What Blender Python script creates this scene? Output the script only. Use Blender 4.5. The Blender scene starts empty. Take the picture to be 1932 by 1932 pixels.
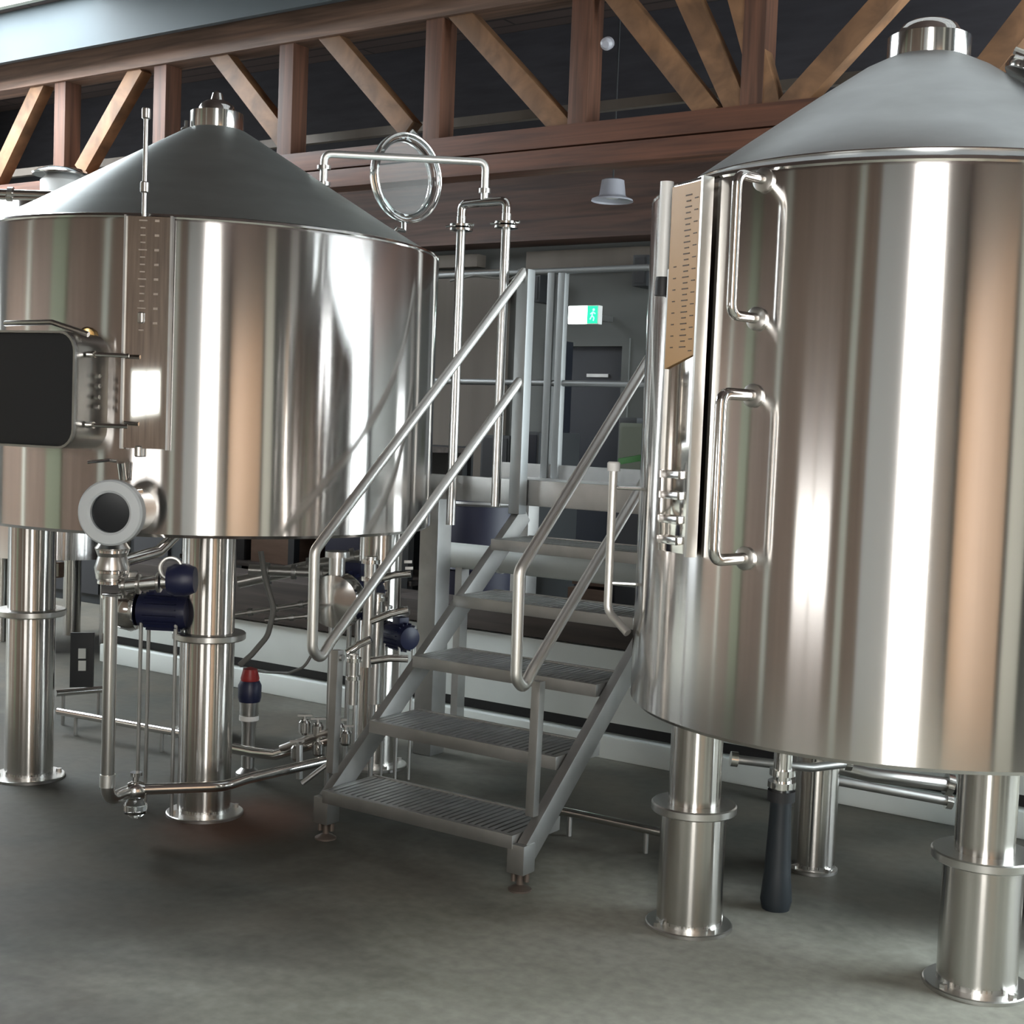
import bpy, bmesh, math, random
from mathutils import Vector, Matrix
random.seed(4)
PI = math.pi
C = bpy.context.scene.collection
sc = bpy.context.scene

# ------------------------------------------------------------------ camera
# world axes follow the building: x along the back wall, y into the room, z up
H, F, PITCH, ROLL, YAW = 1.55, 2601.7, .0617, .0386, .5962
rt = Vector((math.cos(YAW), math.sin(YAW), 0)); fh = Vector((-math.sin(YAW), math.cos(YAW), 0)); ZZ = Vector((0, 0, 1))
fw = fh*math.cos(PITCH) - ZZ*math.sin(PITCH); up = fh*math.sin(PITCH) + ZZ*math.cos(PITCH)
RR = rt*math.cos(ROLL) + up*math.sin(ROLL); UU = up*math.cos(ROLL) - rt*math.sin(ROLL)
CAM = Vector((0, 0, H))
cd = bpy.data.cameras.new('camera'); cam = bpy.data.objects.new('camera', cd); C.objects.link(cam)
cd.sensor_width = 36; cd.lens = F/1932*36; cd.clip_start = .02
m = Matrix.Identity(4)
for i in range(3):
    m[i][0] = RR[i]; m[i][1] = UU[i]; m[i][2] = -fw[i]; m[i][3] = CAM[i]
cam.matrix_world = m
sc.camera = cam

# survey helpers: a sight line of the photograph met with a real plane of the room
def ray(x, y): return fw + RR*((x-966)/F) - UU*((y-966)/F)
def onA(x, y, a): d = ray(x, y); return CAM + d*(a/d.x)
def onB(x, y, b): d = ray(x, y); return CAM + d*(b/d.y)
def onZ(x, y, z): d = ray(x, y); return CAM + d*((z-H)/d.z)
def at(x, y, t): return CAM + ray(x, y)*t

# ------------------------------------------------------------------ materials
def mat(name, col, rough=.5, metal=0, **k):
    mt = bpy.data.materials.new(name); mt.use_nodes = True
    nt = mt.node_tree; b = nt.nodes['Principled BSDF']
    b.inputs['Base Color'].default_value = (*col, 1); b.inputs['Roughness'].default_value = rough
    b.inputs['Metallic'].default_value = metal
    N = nt.nodes.new; L = nt.links.new
    tc = N('ShaderNodeTexCoord')
    if k.get('aniso'):
        b.inputs['Anisotropic'].default_value = k['aniso']
        tg = N('ShaderNodeTangent'); tg.direction_type = 'RADIAL'; tg.axis = 'Z'
        L(tg.outputs[0], b.inputs['Tangent'])
        b.inputs['Anisotropic Rotation'].default_value = k.get('rot', .25)
    if k.get('var'):
        amt, scale, stretch = k['var']
        mp = N('ShaderNodeMapping'); mp.inputs['Scale'].default_value = stretch
        no = N('ShaderNodeTexNoise'); no.inputs['Scale'].default_value = scale; no.inputs['Detail'].default_value = 6
        L(tc.outputs['Object'], mp.inputs[0]); L(mp.outputs[0], no.inputs['Vector'])
        mx = N('ShaderNodeMixRGB'); mx.blend_type = 'MULTIPLY'; mx.inputs[0].default_value = 1
        mr = N('ShaderNodeMapRange'); mr.inputs['From Min'].default_value = .25; mr.inputs['From Max'].default_value = .75
        mr.inputs['To Min'].default_value = 1-amt; mr.inputs['To Max'].default_value = 1+amt*.6
        L(no.outputs[0], mr.inputs['Value'])
        mx.inputs[1].default_value = (*col, 1); L(mr.outputs[0], mx.inputs[2]); L(mx.outputs[0], b.inputs['Base Color'])
    if k.get('bump'):
        st, scale, stretch = k['bump']
        mp = N('ShaderNodeMapping'); mp.inputs['Scale'].default_value = stretch
        no = N('ShaderNodeTexNoise'); no.inputs['Scale'].default_value = scale; no.inputs['Detail'].default_value = 3
        bp = N('ShaderNodeBump'); bp.inputs['Strength'].default_value = st; bp.inputs['Distance'].default_value = .01
        L(tc.outputs['Object'], mp.inputs[0]); L(mp.outputs[0], no.inputs['Vector']); L(no.outputs[0], bp.inputs['Height'])
        L(bp.outputs[0], b.inputs['Normal'])
    if k.get('alpha'): b.inputs['Alpha'].default_value = k['alpha']
    if k.get('trans'): b.inputs['Transmission Weight'].default_value = k['trans']
    if k.get('spec') is not None: b.inputs['Specular IOR Level'].default_value = k['spec']
    return mt
def emit(name, col, s):
    mt = bpy.data.materials.new(name); mt.use_nodes = True; nt = mt.node_tree; nt.nodes.clear()
    e = nt.nodes.new('ShaderNodeEmission'); e.inputs[0].default_value = (*col, 1); e.inputs[1].default_value = s
    o = nt.nodes.new('ShaderNodeOutputMaterial'); nt.links.new(e.outputs[0], o.inputs[0]); return mt

M = dict(
    shell=mat('brushed_steel_shell', (.70, .675, .655), .15, 1, aniso=.97, bump=(.03, 3.2, (1, 1, .02))),
    leg=mat('brushed_steel_leg', (.58, .56, .53), .2, 1, aniso=.9),
    dome=mat('matt_steel_dome', (.62, .65, .66), .42, 1, var=(.12, 5, (1, 1, 3))),
    domes=mat('satin_steel_dome', (.56, .61, .60), .42, 1, var=(.1, 5, (1, 1, 3))),
    polish=mat('polished_steel', (.72, .71, .69), .12, 1),
    mirror=mat('mirror_steel', (.74, .71, .67), .06, 1),
    pipe=mat('satin_steel_pipe', (.60, .59, .57), .28, 1),
    frame=mat('blasted_steel', (.46, .46, .45), .42, 1, var=(.15, 9, (1, 1, 1))),
    rail=mat('rail_steel', (.78, .78, .75), .42, 1),
    grate=mat('grating_steel', (.54, .54, .53), .42, 1, var=(.2, 14, (1, 1, 1))),
    guard=mat('dull_guard_steel', (.30, .31, .31), .5, 1),
    rusty=mat('tarnished_steel', (.16, .13, .11), .55, .7),
    ring=mat('white_ring', (.66, .71, .74), .4, 0),
    darkglass=mat('dark_sight_glass', (.012, .016, .02), .12),
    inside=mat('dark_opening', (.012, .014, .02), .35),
    gasket=mat('black_rubber', (.02, .02, .022), .6),
    tan=mat('tan_scale_board', (.46, .27, .11), .45, 0, var=(.12, 6, (1, 1, .4))),
    tick=mat('dark_print', (.08, .05, .03), .6),
    paletick=mat('pale_engraving', (.5, .42, .36), .5),
    clear=mat('clear_acrylic', (.85, .9, .9), .06, 0, trans=1.0),
    blue=mat('navy_paint', (.014, .018, .055), .4),
    navy=mat('navy_plastic', (.006, .007, .026), .5),
    red=mat('red_plastic', (.35, .03, .03), .4),
    white=mat('white_paint', (.72, .76, .73), .5, 0, var=(.08, 3, (1, 1, 1))),
    whiteplastic=mat('white_plastic', (.8, .8, .78), .35),
    brass=mat('brass', (.7, .5, .22), .25, 1),
    black=mat('black_plastic', (.02, .022, .024), .5),
    cable=mat('grey_cable', (.16, .16, .15), .55),
    green=mat('green_plastic', (.04, .22, .05), .5),
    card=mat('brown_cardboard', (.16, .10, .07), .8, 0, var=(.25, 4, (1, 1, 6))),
    lampgrey=mat('pale_enamel', (.36, .36, .40), .4),
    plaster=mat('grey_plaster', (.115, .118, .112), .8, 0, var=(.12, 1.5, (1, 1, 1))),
    beigepanel=mat('beige_panel', (.12, .10, .082), .7, 0, var=(.15, 2, (4, 4, .3))),
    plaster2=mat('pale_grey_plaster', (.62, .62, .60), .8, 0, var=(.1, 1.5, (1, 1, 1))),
    darkdoor=mat('dark_door_paint', (.012, .014, .02), .35),
    olive=mat('olive_panel', (.25, .27, .18), .6), drabbox=mat('drab_green_box', (.10, .11, .08), .6),
    trim=mat('pale_trim', (.62, .62, .54), .6),
    orange=mat('varnished_pine', (.52, .35, .23), .45, 0, var=(.2, 3, (6, 6, .4))),
    glare=mat('glare_board', (.05, .066, .075), .7, 0, var=(.1, 2, (1, 1, 1))),
)
def wood(name, col, axis):
    mt = mat(name, col, .6); nt = mt.node_tree; b = nt.nodes['Principled BSDF']; N = nt.nodes.new; L = nt.links.new
    tc = N('ShaderNodeTexCoord'); mp = N('ShaderNodeMapping'); s = [14, 14, 14] if axis is not None else [3, 3, 3]
    if axis is not None: s[axis] = .7
    mp.inputs['Scale'].default_value = s
    no = N('ShaderNodeTexNoise'); no.inputs['Scale'].default_value = 1.6; no.inputs['Detail'].default_value = 8; no.inputs['Distortion'].default_value = .6
    cr = N('ShaderNodeValToRGB'); e = cr.color_ramp.elements
    e[0].position = .3; e[0].color = (*[c*.45 for c in col], 1); e[1].position = .7; e[1].color = (*[min(1, c*1.3) for c in col], 1)
    L(tc.outputs['Object'], mp.inputs[0]); L(mp.outputs[0], no.inputs['Vector']); L(no.outputs[0], cr.inputs[0]); L(cr.outputs[0], b.inputs['Base Color'])
    return mt
M['woodx'] = wood('truss_wood_long', (.115, .042, .021), 0)
M['woodt'] = wood('truss_wood_top', (.20, .12, .085), 0)
M['woodz'] = wood('truss_wood_post', (.12, .052, .03), 2)
M['brace'] = wood('truss_wood_brace', (.21, .108, .052), None)
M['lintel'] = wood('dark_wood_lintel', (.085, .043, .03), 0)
M['sill'] = wood('dark_sill', (.06, .047, .04), 0)
M['slate'] = mat('dark_slate_boards', (.035, .033, .04), .7, 0, var=(.3, 3, (1, 1, 6)))
M['brownwall'] = wood('brown_boarding', (.26, .18, .135), 2)
def planks(name, col, scale, rough=.7):
    mt = mat(name, col, rough); nt = mt.node_tree; b = nt.nodes['Principled BSDF']; N = nt.nodes.new; L = nt.links.new
    tc = N('ShaderNodeTexCoord'); br = N('ShaderNodeTexBrick'); br.inputs['Scale'].default_value = scale
    br.inputs['Color1'].default_value = (*col, 1); br.inputs['Color2'].default_value = (*[c*.7 for c in col], 1)
    br.inputs['Mortar'].default_value = (*[c*.25 for c in col], 1); br.inputs['Mortar Size'].default_value = .012
    br.inputs['Brick Width'].default_value = 3.0; br.inputs['Row Height'].default_value = .16
    L(tc.outputs['Object'], br.inputs['Vector']); L(br.outputs[0], b.inputs['Base Color']); return mt
M['ceil'] = planks('dark_ceiling_planks', (.075, .05, .045), 1)
def floor_mat():
    mt = mat('stained_concrete', (.3, .3, .26), .5); nt = mt.node_tree; b = nt.nodes['Principled BSDF']; N = nt.nodes.new; L = nt.links.new
    tc = N('ShaderNodeTexCoord')
    def noise(s, d=6, dist=0):
        n = N('ShaderNodeTexNoise'); n.inputs['Scale'].default_value = s; n.inputs['Detail'].default_value = d; n.inputs['Distortion'].default_value = dist
        L(tc.outputs['Object'], n.inputs['Vector']); return n
    def ramp(src, p0, c0, p1, c1):
        r = N('ShaderNodeValToRGB'); e = r.color_ramp.elements; e[0].position = p0; e[0].color = (*c0, 1); e[1].position = p1; e[1].color = (*c1, 1)
        L(src, r.inputs[0]); return r.outputs[0]
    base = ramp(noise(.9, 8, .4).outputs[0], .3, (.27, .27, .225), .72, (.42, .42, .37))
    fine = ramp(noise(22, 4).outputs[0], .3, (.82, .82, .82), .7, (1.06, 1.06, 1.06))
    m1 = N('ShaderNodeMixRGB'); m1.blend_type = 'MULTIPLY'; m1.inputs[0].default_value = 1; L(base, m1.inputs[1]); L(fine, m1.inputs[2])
    # brown stain and painted shade under and behind both tanks, with its own ragged outline
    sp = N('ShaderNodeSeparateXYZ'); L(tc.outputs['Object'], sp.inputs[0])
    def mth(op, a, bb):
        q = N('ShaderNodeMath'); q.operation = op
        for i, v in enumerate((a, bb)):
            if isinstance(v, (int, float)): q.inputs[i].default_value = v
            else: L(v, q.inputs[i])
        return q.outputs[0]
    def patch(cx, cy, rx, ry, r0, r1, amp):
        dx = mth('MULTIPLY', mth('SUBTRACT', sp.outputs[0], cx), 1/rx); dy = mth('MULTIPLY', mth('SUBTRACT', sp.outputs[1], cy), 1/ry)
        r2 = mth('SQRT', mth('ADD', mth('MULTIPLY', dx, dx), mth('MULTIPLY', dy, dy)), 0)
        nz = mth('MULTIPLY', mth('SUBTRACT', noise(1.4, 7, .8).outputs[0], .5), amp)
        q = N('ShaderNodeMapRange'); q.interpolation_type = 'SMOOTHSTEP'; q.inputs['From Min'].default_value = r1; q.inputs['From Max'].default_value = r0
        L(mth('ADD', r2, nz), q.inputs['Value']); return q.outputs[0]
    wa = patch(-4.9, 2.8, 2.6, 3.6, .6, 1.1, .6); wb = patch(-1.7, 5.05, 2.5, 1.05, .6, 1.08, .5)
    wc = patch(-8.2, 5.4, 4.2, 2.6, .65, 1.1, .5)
    stain_shade = N('ShaderNodeMath'); stain_shade.operation = 'MAXIMUM'; L(wa, stain_shade.inputs[0]); L(mth('MAXIMUM', wb, wc), stain_shade.inputs[1])
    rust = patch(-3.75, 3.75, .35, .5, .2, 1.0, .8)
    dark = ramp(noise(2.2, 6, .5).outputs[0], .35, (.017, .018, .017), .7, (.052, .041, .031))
    m2 = N('ShaderNodeMixRGB'); L(mth('MULTIPLY', stain_shade.outputs[0], .85), m2.inputs[0]); L(m1.outputs[0], m2.inputs[1]); L(dark, m2.inputs[2])
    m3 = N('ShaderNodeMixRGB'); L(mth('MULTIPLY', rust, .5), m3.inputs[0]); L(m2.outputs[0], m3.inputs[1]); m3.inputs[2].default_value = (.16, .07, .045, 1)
    L(m3.outputs[0], b.inputs['Base Color']); b.inputs['Specular IOR Level'].default_value = .1
    ro = N('ShaderNodeMapRange'); ro.inputs['To Min'].default_value = .62; ro.inputs['To Max'].default_value = .58; L(stain_shade.outputs[0], ro.inputs['Value'])
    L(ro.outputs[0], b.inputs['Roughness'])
    bp = N('ShaderNodeBump'); bp.inputs['Strength'].default_value = .12; bp.inputs['Distance'].default_value = .01; L(noise(9, 5).outputs[0], bp.inputs['Height']); L(bp.outputs[0], b.inputs['Normal'])
    return mt
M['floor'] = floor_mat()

# ------------------------------------------------------------------ geometry helpers
class MB:
    def __init__(s): s.bm = bmesh.new()
    def box(s, lo, hi, bev=0):
        lo = Vector(lo); hi = Vector(hi); b2 = bmesh.new(); bmesh.ops.create_cube(b2, size=1)
        for v in b2.verts: v.co = Vector([lo[i]+(v.co[i]+.5)*(hi[i]-lo[i]) for i in range(3)])
        if bev: bmesh.ops.bevel(b2, geom=b2.edges[:], offset=bev, segments=2, affect='EDGES', profile=.7)
        s._add(b2); return s
    def _add(s, b2, mtx=None):
        if mtx is not None: bmesh.ops.transform(b2, matrix=mtx, verts=b2.verts[:])
        me = bpy.data.meshes.new('tmp'); b2.to_mesh(me); b2.free(); s.bm.from_mesh(me); bpy.data.meshes.remove(me)
    def obox(s, c, ax, ay, az, hx, hy, hz, bev=0):
        b2 = bmesh.new(); bmesh.ops.create_cube(b2, size=2)
        for v in b2.verts: v.co = Vector((v.co.x*hx, v.co.y*hy, v.co.z*hz))
        if bev: bmesh.ops.bevel(b2, geom=b2.edges[:], offset=bev, segments=2, affect='EDGES', profile=.7)
        mt = Matrix.Identity(4)
        for j, a in enumerate((ax, ay, az)):
            a = Vector(a).normalized()
            for i in range(3): mt[i][j] = a[i]
        for i in range(3): mt[i][3] = c[i]
        s._add(b2, mt); return s
    def beam(s, p, q, w, h, side=(0, 1, 0), bev=.004):
        p = Vector(p); q = Vector(q); d = q-p; z = d.normalized(); sd = Vector(side); sd = (sd-z*sd.dot(z)).normalized()
        o = z.cross(sd); return s.obox((p+q)/2, sd, o, z, w/2, h/2, d.length/2, bev)
    def lathe(s, prof, org, axis=(0, 0, 1), n=64, cap=True):
        z = Vector(axis).normalized(); x = Vector((1, 0, 0)) if abs(z.x) < .9 else Vector((0, 1, 0)); x = (x-z*x.dot(z)).normalized(); y = z.cross(x)
        org = Vector(org); rings = []
        for (r, h) in prof:
            if r < 1e-6: rings.append([s.bm.verts.new(org+z*h)])
            else: rings.append([s.bm.verts.new(org+z*h+(x*math.cos(2*PI*k/n)+y*math.sin(2*PI*k/n))*r) for k in range(n)])
        for A, B in zip(rings, rings[1:]):
            for k in range(n):
                k2 = (k+1) % n
                if len(A) == 1 and len(B) == 1: continue
                if len(A) == 1: s.bm.faces.new((A[0], B[k2], B[k]))
                elif len(B) == 1: s.bm.faces.new((A[k], A[k2], B[0]))
                else: s.bm.faces.new((A[k], A[k2], B[k2], B[k]))
        if cap:
            if len(rings[0]) > 1: s.bm.faces.new(list(reversed(rings[0])))
            if len(rings[-1]) > 1: s.bm.faces.new(rings[-1])
        return s
    def cyl(s, p, q, r, n=32, r2=None):
        p = Vector(p); q = Vector(q); L = (q-p).length; return s.lathe([(r, 0), (r if r2 is None else r2, L)], p, q-p, n)
    def tube(s, pts, r, n=16, closed=False):
        pts = [Vector(p) for p in pts]; k = len(pts); rings = []; prev = None
        for i, p in enumerate(pts):
            if closed: t = (pts[(i+1) % k]-pts[i-1]).normalized()
            else: t = ((pts[min(i+1, k-1)]-p).normalized()+(p-pts[max(i-1, 0)]).normalized()).normalized()
            if prev is None:
                u = Vector((0, 0, 1)) if abs(t.z) < .9 else Vector((1, 0, 0)); u = (u-t*u.dot(t)).normalized()
            else: u = (prev-t*prev.dot(t)).normalized()
            prev = u; w = t.cross(u)
            rings.append([s.bm.verts.new(p+(u*math.cos(2*PI*j/n)+w*math.sin(2*PI*j/n))*r) for j in range(n)])
        prs = list(zip(rings, rings[1:]))
        if closed: prs.append((rings[-1], rings[0]))
        for A, B in prs:
            for j in range(n): s.bm.faces.new((A[j], A[(j+1) % n], B[(j+1) % n], B[j]))
        if not closed: s.bm.faces.new(list(reversed(rings[0]))); s.bm.faces.new(rings[-1])
        return s
    def torus(s, c, axis, R, r, n=64, m_=14):
        z = Vector(axis).normalized(); x = Vector((1, 0, 0)) if abs(z.x) < .9 else Vector((0, 1, 0)); x = (x-z*x.dot(z)).normalized(); y = z.cross(x)
        return s.tube([Vector(c)+(x*math.cos(2*PI*k/n)+y*math.sin(2*PI*k/n))*R for k in range(n)], r, m_, True)
    def extrude(s, outline, dvec):
        A = [s.bm.verts.new(Vector(p)) for p in outline]; B = [s.bm.verts.new(Vector(p)+Vector(dvec)) for p in outline]
        s.bm.faces.new(list(reversed(A))); s.bm.faces.new(B); k = len(A)
        for i in range(k): s.bm.faces.new((A[i], A[(i+1) % k], B[(i+1) % k], B[i]))
        return s
    def build(s, name, material, parent=None, org=None, smooth=True):
        if parent is not None and org is None: org = root_of(parent).location
        me = bpy.data.meshes.new(name); bmesh.ops.recalc_face_normals(s.bm, faces=s.bm.faces[:])
        if org is not None: bmesh.ops.translate(s.bm, vec=-Vector(org), verts=s.bm.verts[:])
        s.bm.to_mesh(me); s.bm.free(); me.materials.append(M[material] if isinstance(material, str) else material)
        if smooth:
            me.shade_smooth(); me.set_sharp_from_angle(angle=math.radians(35))
        o = bpy.data.objects.new(name, me); C.objects.link(o)
        if parent is not None: o.parent = parent
        elif org is not None: o.location = org
        return o
def root_of(o):
    while o.parent: o = o.parent
    return o
def fillet(pts, r, n=6):
    pts = [Vector(p) for p in pts]; out = [pts[0]]
    for a, b, c in zip(pts, pts[1:], pts[2:]):
        u = (a-b).normalized(); v = (c-b).normalized(); ang = u.angle(v); t = min(r/math.tan(ang/2), .49*(a-b).length, .49*(c-b).length)
        p = b+u*t; q = b+v*t
        for i in range(n+1):
            k = i/n; out.append(p*(1-k)**2+b*2*k*(1-k)+q*k*k)
    out.append(pts[-1]); return out
def thing(name, loc, label, cat, group=None):
    o = bpy.data.objects.new(name, None); C.objects.link(o); o.location = loc; o.empty_display_size = .1
    o['label'] = label; o['category'] = cat
    if group: o['group'] = group
    return o
def tag(o, label, cat, group=None, kind=None):
    o['label'] = label; o['category'] = cat
    if group: o['group'] = group
    if kind: o['kind'] = kind
    return o
def struct(mb, name, material, label=None, cat=None, parent=None):
    o = mb.build(name, material, parent)
    if parent is None:
        o['kind'] = 'structure'
        if label: o['label'] = label
        if cat: o['category'] = cat
    return o
def rrect(c, ux, uy, hw, hh, r, n=6):
    c = Vector(c); ux = Vector(ux); uy = Vector(uy); out = []
    for sx, sy, a0 in ((1, 1, 0), (-1, 1, 90), (-1, -1, 180), (1, -1, 270)):
        for i in range(n+1):
            a = math.radians(a0+90*i/n); out.append(c+ux*(sx*(hw-r)+r*math.cos(a))+uy*(sy*(hh-r)+r*math.sin(a)))
    return out
def hollow(mb, outer, inner, dvec):
    d = Vector(dvec); k = len(outer)
    v = [[mb.bm.verts.new(Vector(p)+o) for p in ring] for ring, o in ((outer, Vector()), (outer, d), (inner, d), (inner, Vector()))]
    for A, B in zip(v, v[1:]+v[:1]):
        for i in range(k): mb.bm.faces.new((A[i], A[(i+1) % k], B[(i+1) % k], B[i]))
    return mb

# ------------------------------------------------------------------ room shell
XL, XR, YF, YB, ZC = -12.5, 2.0, -.5, 9.0, 4.55
struct(MB().box((XL-.2, YF-.2, -.12), (XR+.2, YB+.2, 0)), 'floor', 'floor', 'grey green stained concrete floor, brown under the left tank, with shade painted in under and behind both tanks', 'floor')
def wall_with_holes(axis, pos, t, u0, u1, holes, name, material, label, z1=ZC):
    """a wall in the plane axis=pos with rectangular openings (u0,u1,z0,z1)"""
    mb = MB(); us = sorted({u0, u1, *[h[0] for h in holes], *[h[1] for h in holes]})
    for a, b in zip(us, us[1:]):
        hs = sorted([h for h in holes if h[0] <= a+1e-6 and h[1] >= b-1e-6], key=lambda h: h[2]); z = 0
        segs = []
        for h in hs:
            if h[2] > z: segs.append((z, h[2]))
            z = h[3]
        if z < z1: segs.append((z, z1))
        for s0, s1 in segs:
            if axis == 'y': mb.box((a, min(pos, pos+t), s0), (b, max(pos, pos+t), s1))
            else: mb.box((min(pos, pos+t), a, s0), (max(pos, pos+t), b, s1))
    return struct(mb, name, material, label, 'wall')
WF = [(-.06, 1.12, .02, 4.3), (-3.25, -2.0, 1.0, 1.62)]
WR = [(4.4, 8.6, .7, 3.9)]
WL = [(.3, 2.6, .9, 3.2), (5.2, 7.6, 1.0, 3.6)]
WB = [(-1.75, -.95, .1, 2.0)]
wall_with_holes('y', YF, -.2, XL-.2, XR+.2, WF, 'wall_front', 'brownwall', 'brown boarded wall behind the photographer')
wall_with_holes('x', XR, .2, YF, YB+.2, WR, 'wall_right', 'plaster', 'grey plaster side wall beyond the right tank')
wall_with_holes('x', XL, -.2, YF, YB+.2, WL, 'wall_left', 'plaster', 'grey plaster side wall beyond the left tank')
DOOR = (-5.84, -5.1, 0, 2.24)
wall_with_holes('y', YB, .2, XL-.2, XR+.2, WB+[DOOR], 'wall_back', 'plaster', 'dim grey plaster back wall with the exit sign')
# ceiling with the bright rooflight and one added for the right dome
SKY = [(-12.4, -8.2, 2.6, 6.56), (-3.7, 1.6, 4.2, 6.2)]
cmb = MB(); ys = sorted({YF-.2, YB+.2, *[s[2] for s in SKY], *[s[3] for s in SKY]})
for a, b in zip(ys, ys[1:]):
    hs = sorted([s for s in SKY if s[2] <= a+1e-6 and s[3] >= b-1e-6]); x = XL-.2
    for s in hs: cmb.box((x, a, ZC), (s[0], b, ZC+.15)); x = s[1]
    cmb.box((x, a, ZC), (XR+.2, b, ZC+.15))
struct(cmb, 'ceiling', 'ceil', 'dark plank ceiling above the roof truss', 'ceiling')
def window(name, rect, plane, pos, strength, col, label, nx=2, nz=2):
    """frame, glazing bars and a pane filled by the daylight outside"""
    u0, u1, v0, v1 = rect
    def P3(u, v, w):
        return {'y': Vector((u, pos+w, v)), 'x': Vector((pos+w, u, v)), 'z': Vector((u, v, pos+w))}[plane]
    def bx(mb, a, b, c, d, w0, w1):
        p = P3(a, c, w0); q = P3(b, d, w1); mb.box([min(p[i], q[i]) for i in range(3)], [max(p[i], q[i]) for i in range(3)])
    o = (1 if pos > 0 else -1)
    fr = MB(); t = .05
    for a, b, c, d in ((u0, u0+t, v0, v1), (u1-t, u1, v0, v1), (u0+t, u1-t, v0, v0+t), (u0+t, u1-t, v1-t, v1)): bx(fr, a, b, c, d, 0, o*.1)
    for i in range(1, nx): x = u0+(u1-u0)*i/nx; bx(fr, x-.015, x+.015, v0+t, v1-t, o*.03, o*.08)
    for i in range(1, nz): x = v0+(v1-v0)*i/nz; bx(fr, u0+t, u1-t, x-.015, x+.015, o*.03, o*.08)
    f = struct(fr, name, 'trim', label, 'window')
    pn = MB(); bx(pn, u0+.01, u1-.01, v0+.01, v1-.01, o*.06, o*.07)
    pn.build('pane', emit('daylit_pane_'+name, col, strength), f)
    return f
window('window_1', WF[0], 'y', YF, 5.5, (1, .98, .95), 'tall glazed door window behind the photographer', 2, 3)
window('window_2', WF[1], 'y', YF, 2.4, (1, .98, .95), 'small window in the brown wall, mirrored in the left gauge plate', 2, 1)
window('window_3', WR[0], 'x', XR, 6.5, (.86, .96, 1), 'wide side window beyond the right tank', 4, 2)
window('window_4', WL[0], 'x', XL, 1.4, (.86, .94, 1), 'near window in the left side wall', 3, 2)
window('window_5', WL[1], 'x', XL, 2.0, (.9, .96, 1), 'far window in the left side wall', 3, 2)
window('window_6', WB[0], 'y', YB, 2.5, (.9, .97, 1), 'glazed opening in the back wall hidden by the right tank', 1, 2)
window('window_7', SKY[0], 'z', ZC, 11.0, (.88, .95, 1), 'bright rooflight at the upper left corner', 4, 3)
window('added_rooflight', SKY[1], 'z', ZC, .27, (.92, .97, 1), 'added dim rooflight that lights the roof of the right tank', 3, 3)  # unseen light source added to brighten the right tank roof
# pale posts on the brown wall
for i, (x, w) in enumerate(((-6.4, .8), (-4.35, .22), (-1.62, .2), (-8.6, .3))):
    struct(MB().box((x-w/2, YF, 0), (x+w/2, YF+.06, ZC)), 'trim_%d' % (i+1), 'olive' if i == 0 else 'trim', ['olive wall panel', 'pale post left of the small window', 'pale post beside the tall window', 'pale post at the far left'][i]+' on the brown wall', 'trim')
struct(MB().box((-1.05, YF, 0), (-.1, YF+.03, ZC)), 'trim_11', 'plaster2', 'pale grey panel left of the tall glazed window', 'trim')
struct(MB().box((1.2, YF, 0), (1.98, YF+.03, ZC)), 'trim_12', 'plaster2', 'pale grey panel right of the tall glazed window', 'trim')
# pine panelling on the right wall
struct(MB().box((XR-.05, -.25, 0), (XR, 1.75, 3.4)), 'trim_5', 'orange', 'orange varnished pine panelling on the right wall', 'trim')
struct(MB().box((XR-.06, 1.92, 0), (XR, 2.38, ZC)), 'trim_13', 'trim', 'pale post beside the pine panelling', 'trim')
struct(MB().box((XR-.06, 3.2, 0), (XR, 3.65, ZC)), 'trim_14', 'plaster2', 'pale grey pilaster on the right wall', 'trim')
# back wall: beige boarding, lintel, pale trim, door
struct(MB().box((-9.5, YB-.06, 0), (-6.2, YB, 2.78)), 'trim_6', 'beigepanel', 'beige boarding on the back wall left of the dark door', 'trim')
struct(MB().box((-9.5, YB-.12, 2.80), (-6.45, YB, 2.90), .005).box((-6.0, YB-.10, 2.76), (-3.5, YB, 2.90), .005), 'trim_7', 'beigepanel', 'pale rail along the top of the back wall', 'trim')
struct(MB().box((XL, YB-.3, 2.95), (XR, YB, 3.62)), 'trim_8', 'lintel', 'dark brown timber lintel above the back wall', 'trim')
struct(MB().box((XL, YB-.2, 3.62), (XR, YB, ZC)), 'trim_10', 'slate', 'dark slate boarding behind the roof truss', 'trim')
d = MB().box((DOOR[0]+.06, YB+.05, 0), (DOOR[1]-.06, YB+.1, DOOR[3]-.06))
dr = struct(d, 'door_1', 'darkdoor', 'dark door under the exit sign', 'door')
fr = MB(); x0, x1, _, zz = DOOR
for a, b, c, e in ((x0, x0+.06, 0, zz), (x1-.06, x1, 0, zz), (x0+.06, x1-.06, zz-.06, zz)): fr.box((a, YB-.02, c), (b, YB+.12, e))
fr.build('door_frame', 'plaster', dr)
MB().box((x0+.35, YB+.03, 1.95), (x1-.2, YB+.05, 1.975)).build('door_closer', 'frame', dr)
# low white wall with a dark groove behind tanks and stair
kb = MB().box((-6.85, 5.62, .17), (-4.6, 5.9, .39), .01).box((-4.6, 5.62, .17), (-.9, 5.9, .52), .01).box((-6.85, 5.60, .0), (-.9, 5.9, .11), .01)
k = struct(kb, 'wall_low', 'white', 'low white painted wall behind the tanks with a dark groove', 'wall')
MB().box((-6.85, 5.68, .11), (-.9, 5.88, .17)).build('groove', 'gasket', k)
MB().box((-4.6, 5.60, .53), (-.9, 5.92, .64), .006).box((-6.85, 5.60, .40), (-4.6, 5.92, .64), .006).build('sill', 'sill', k)

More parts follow.
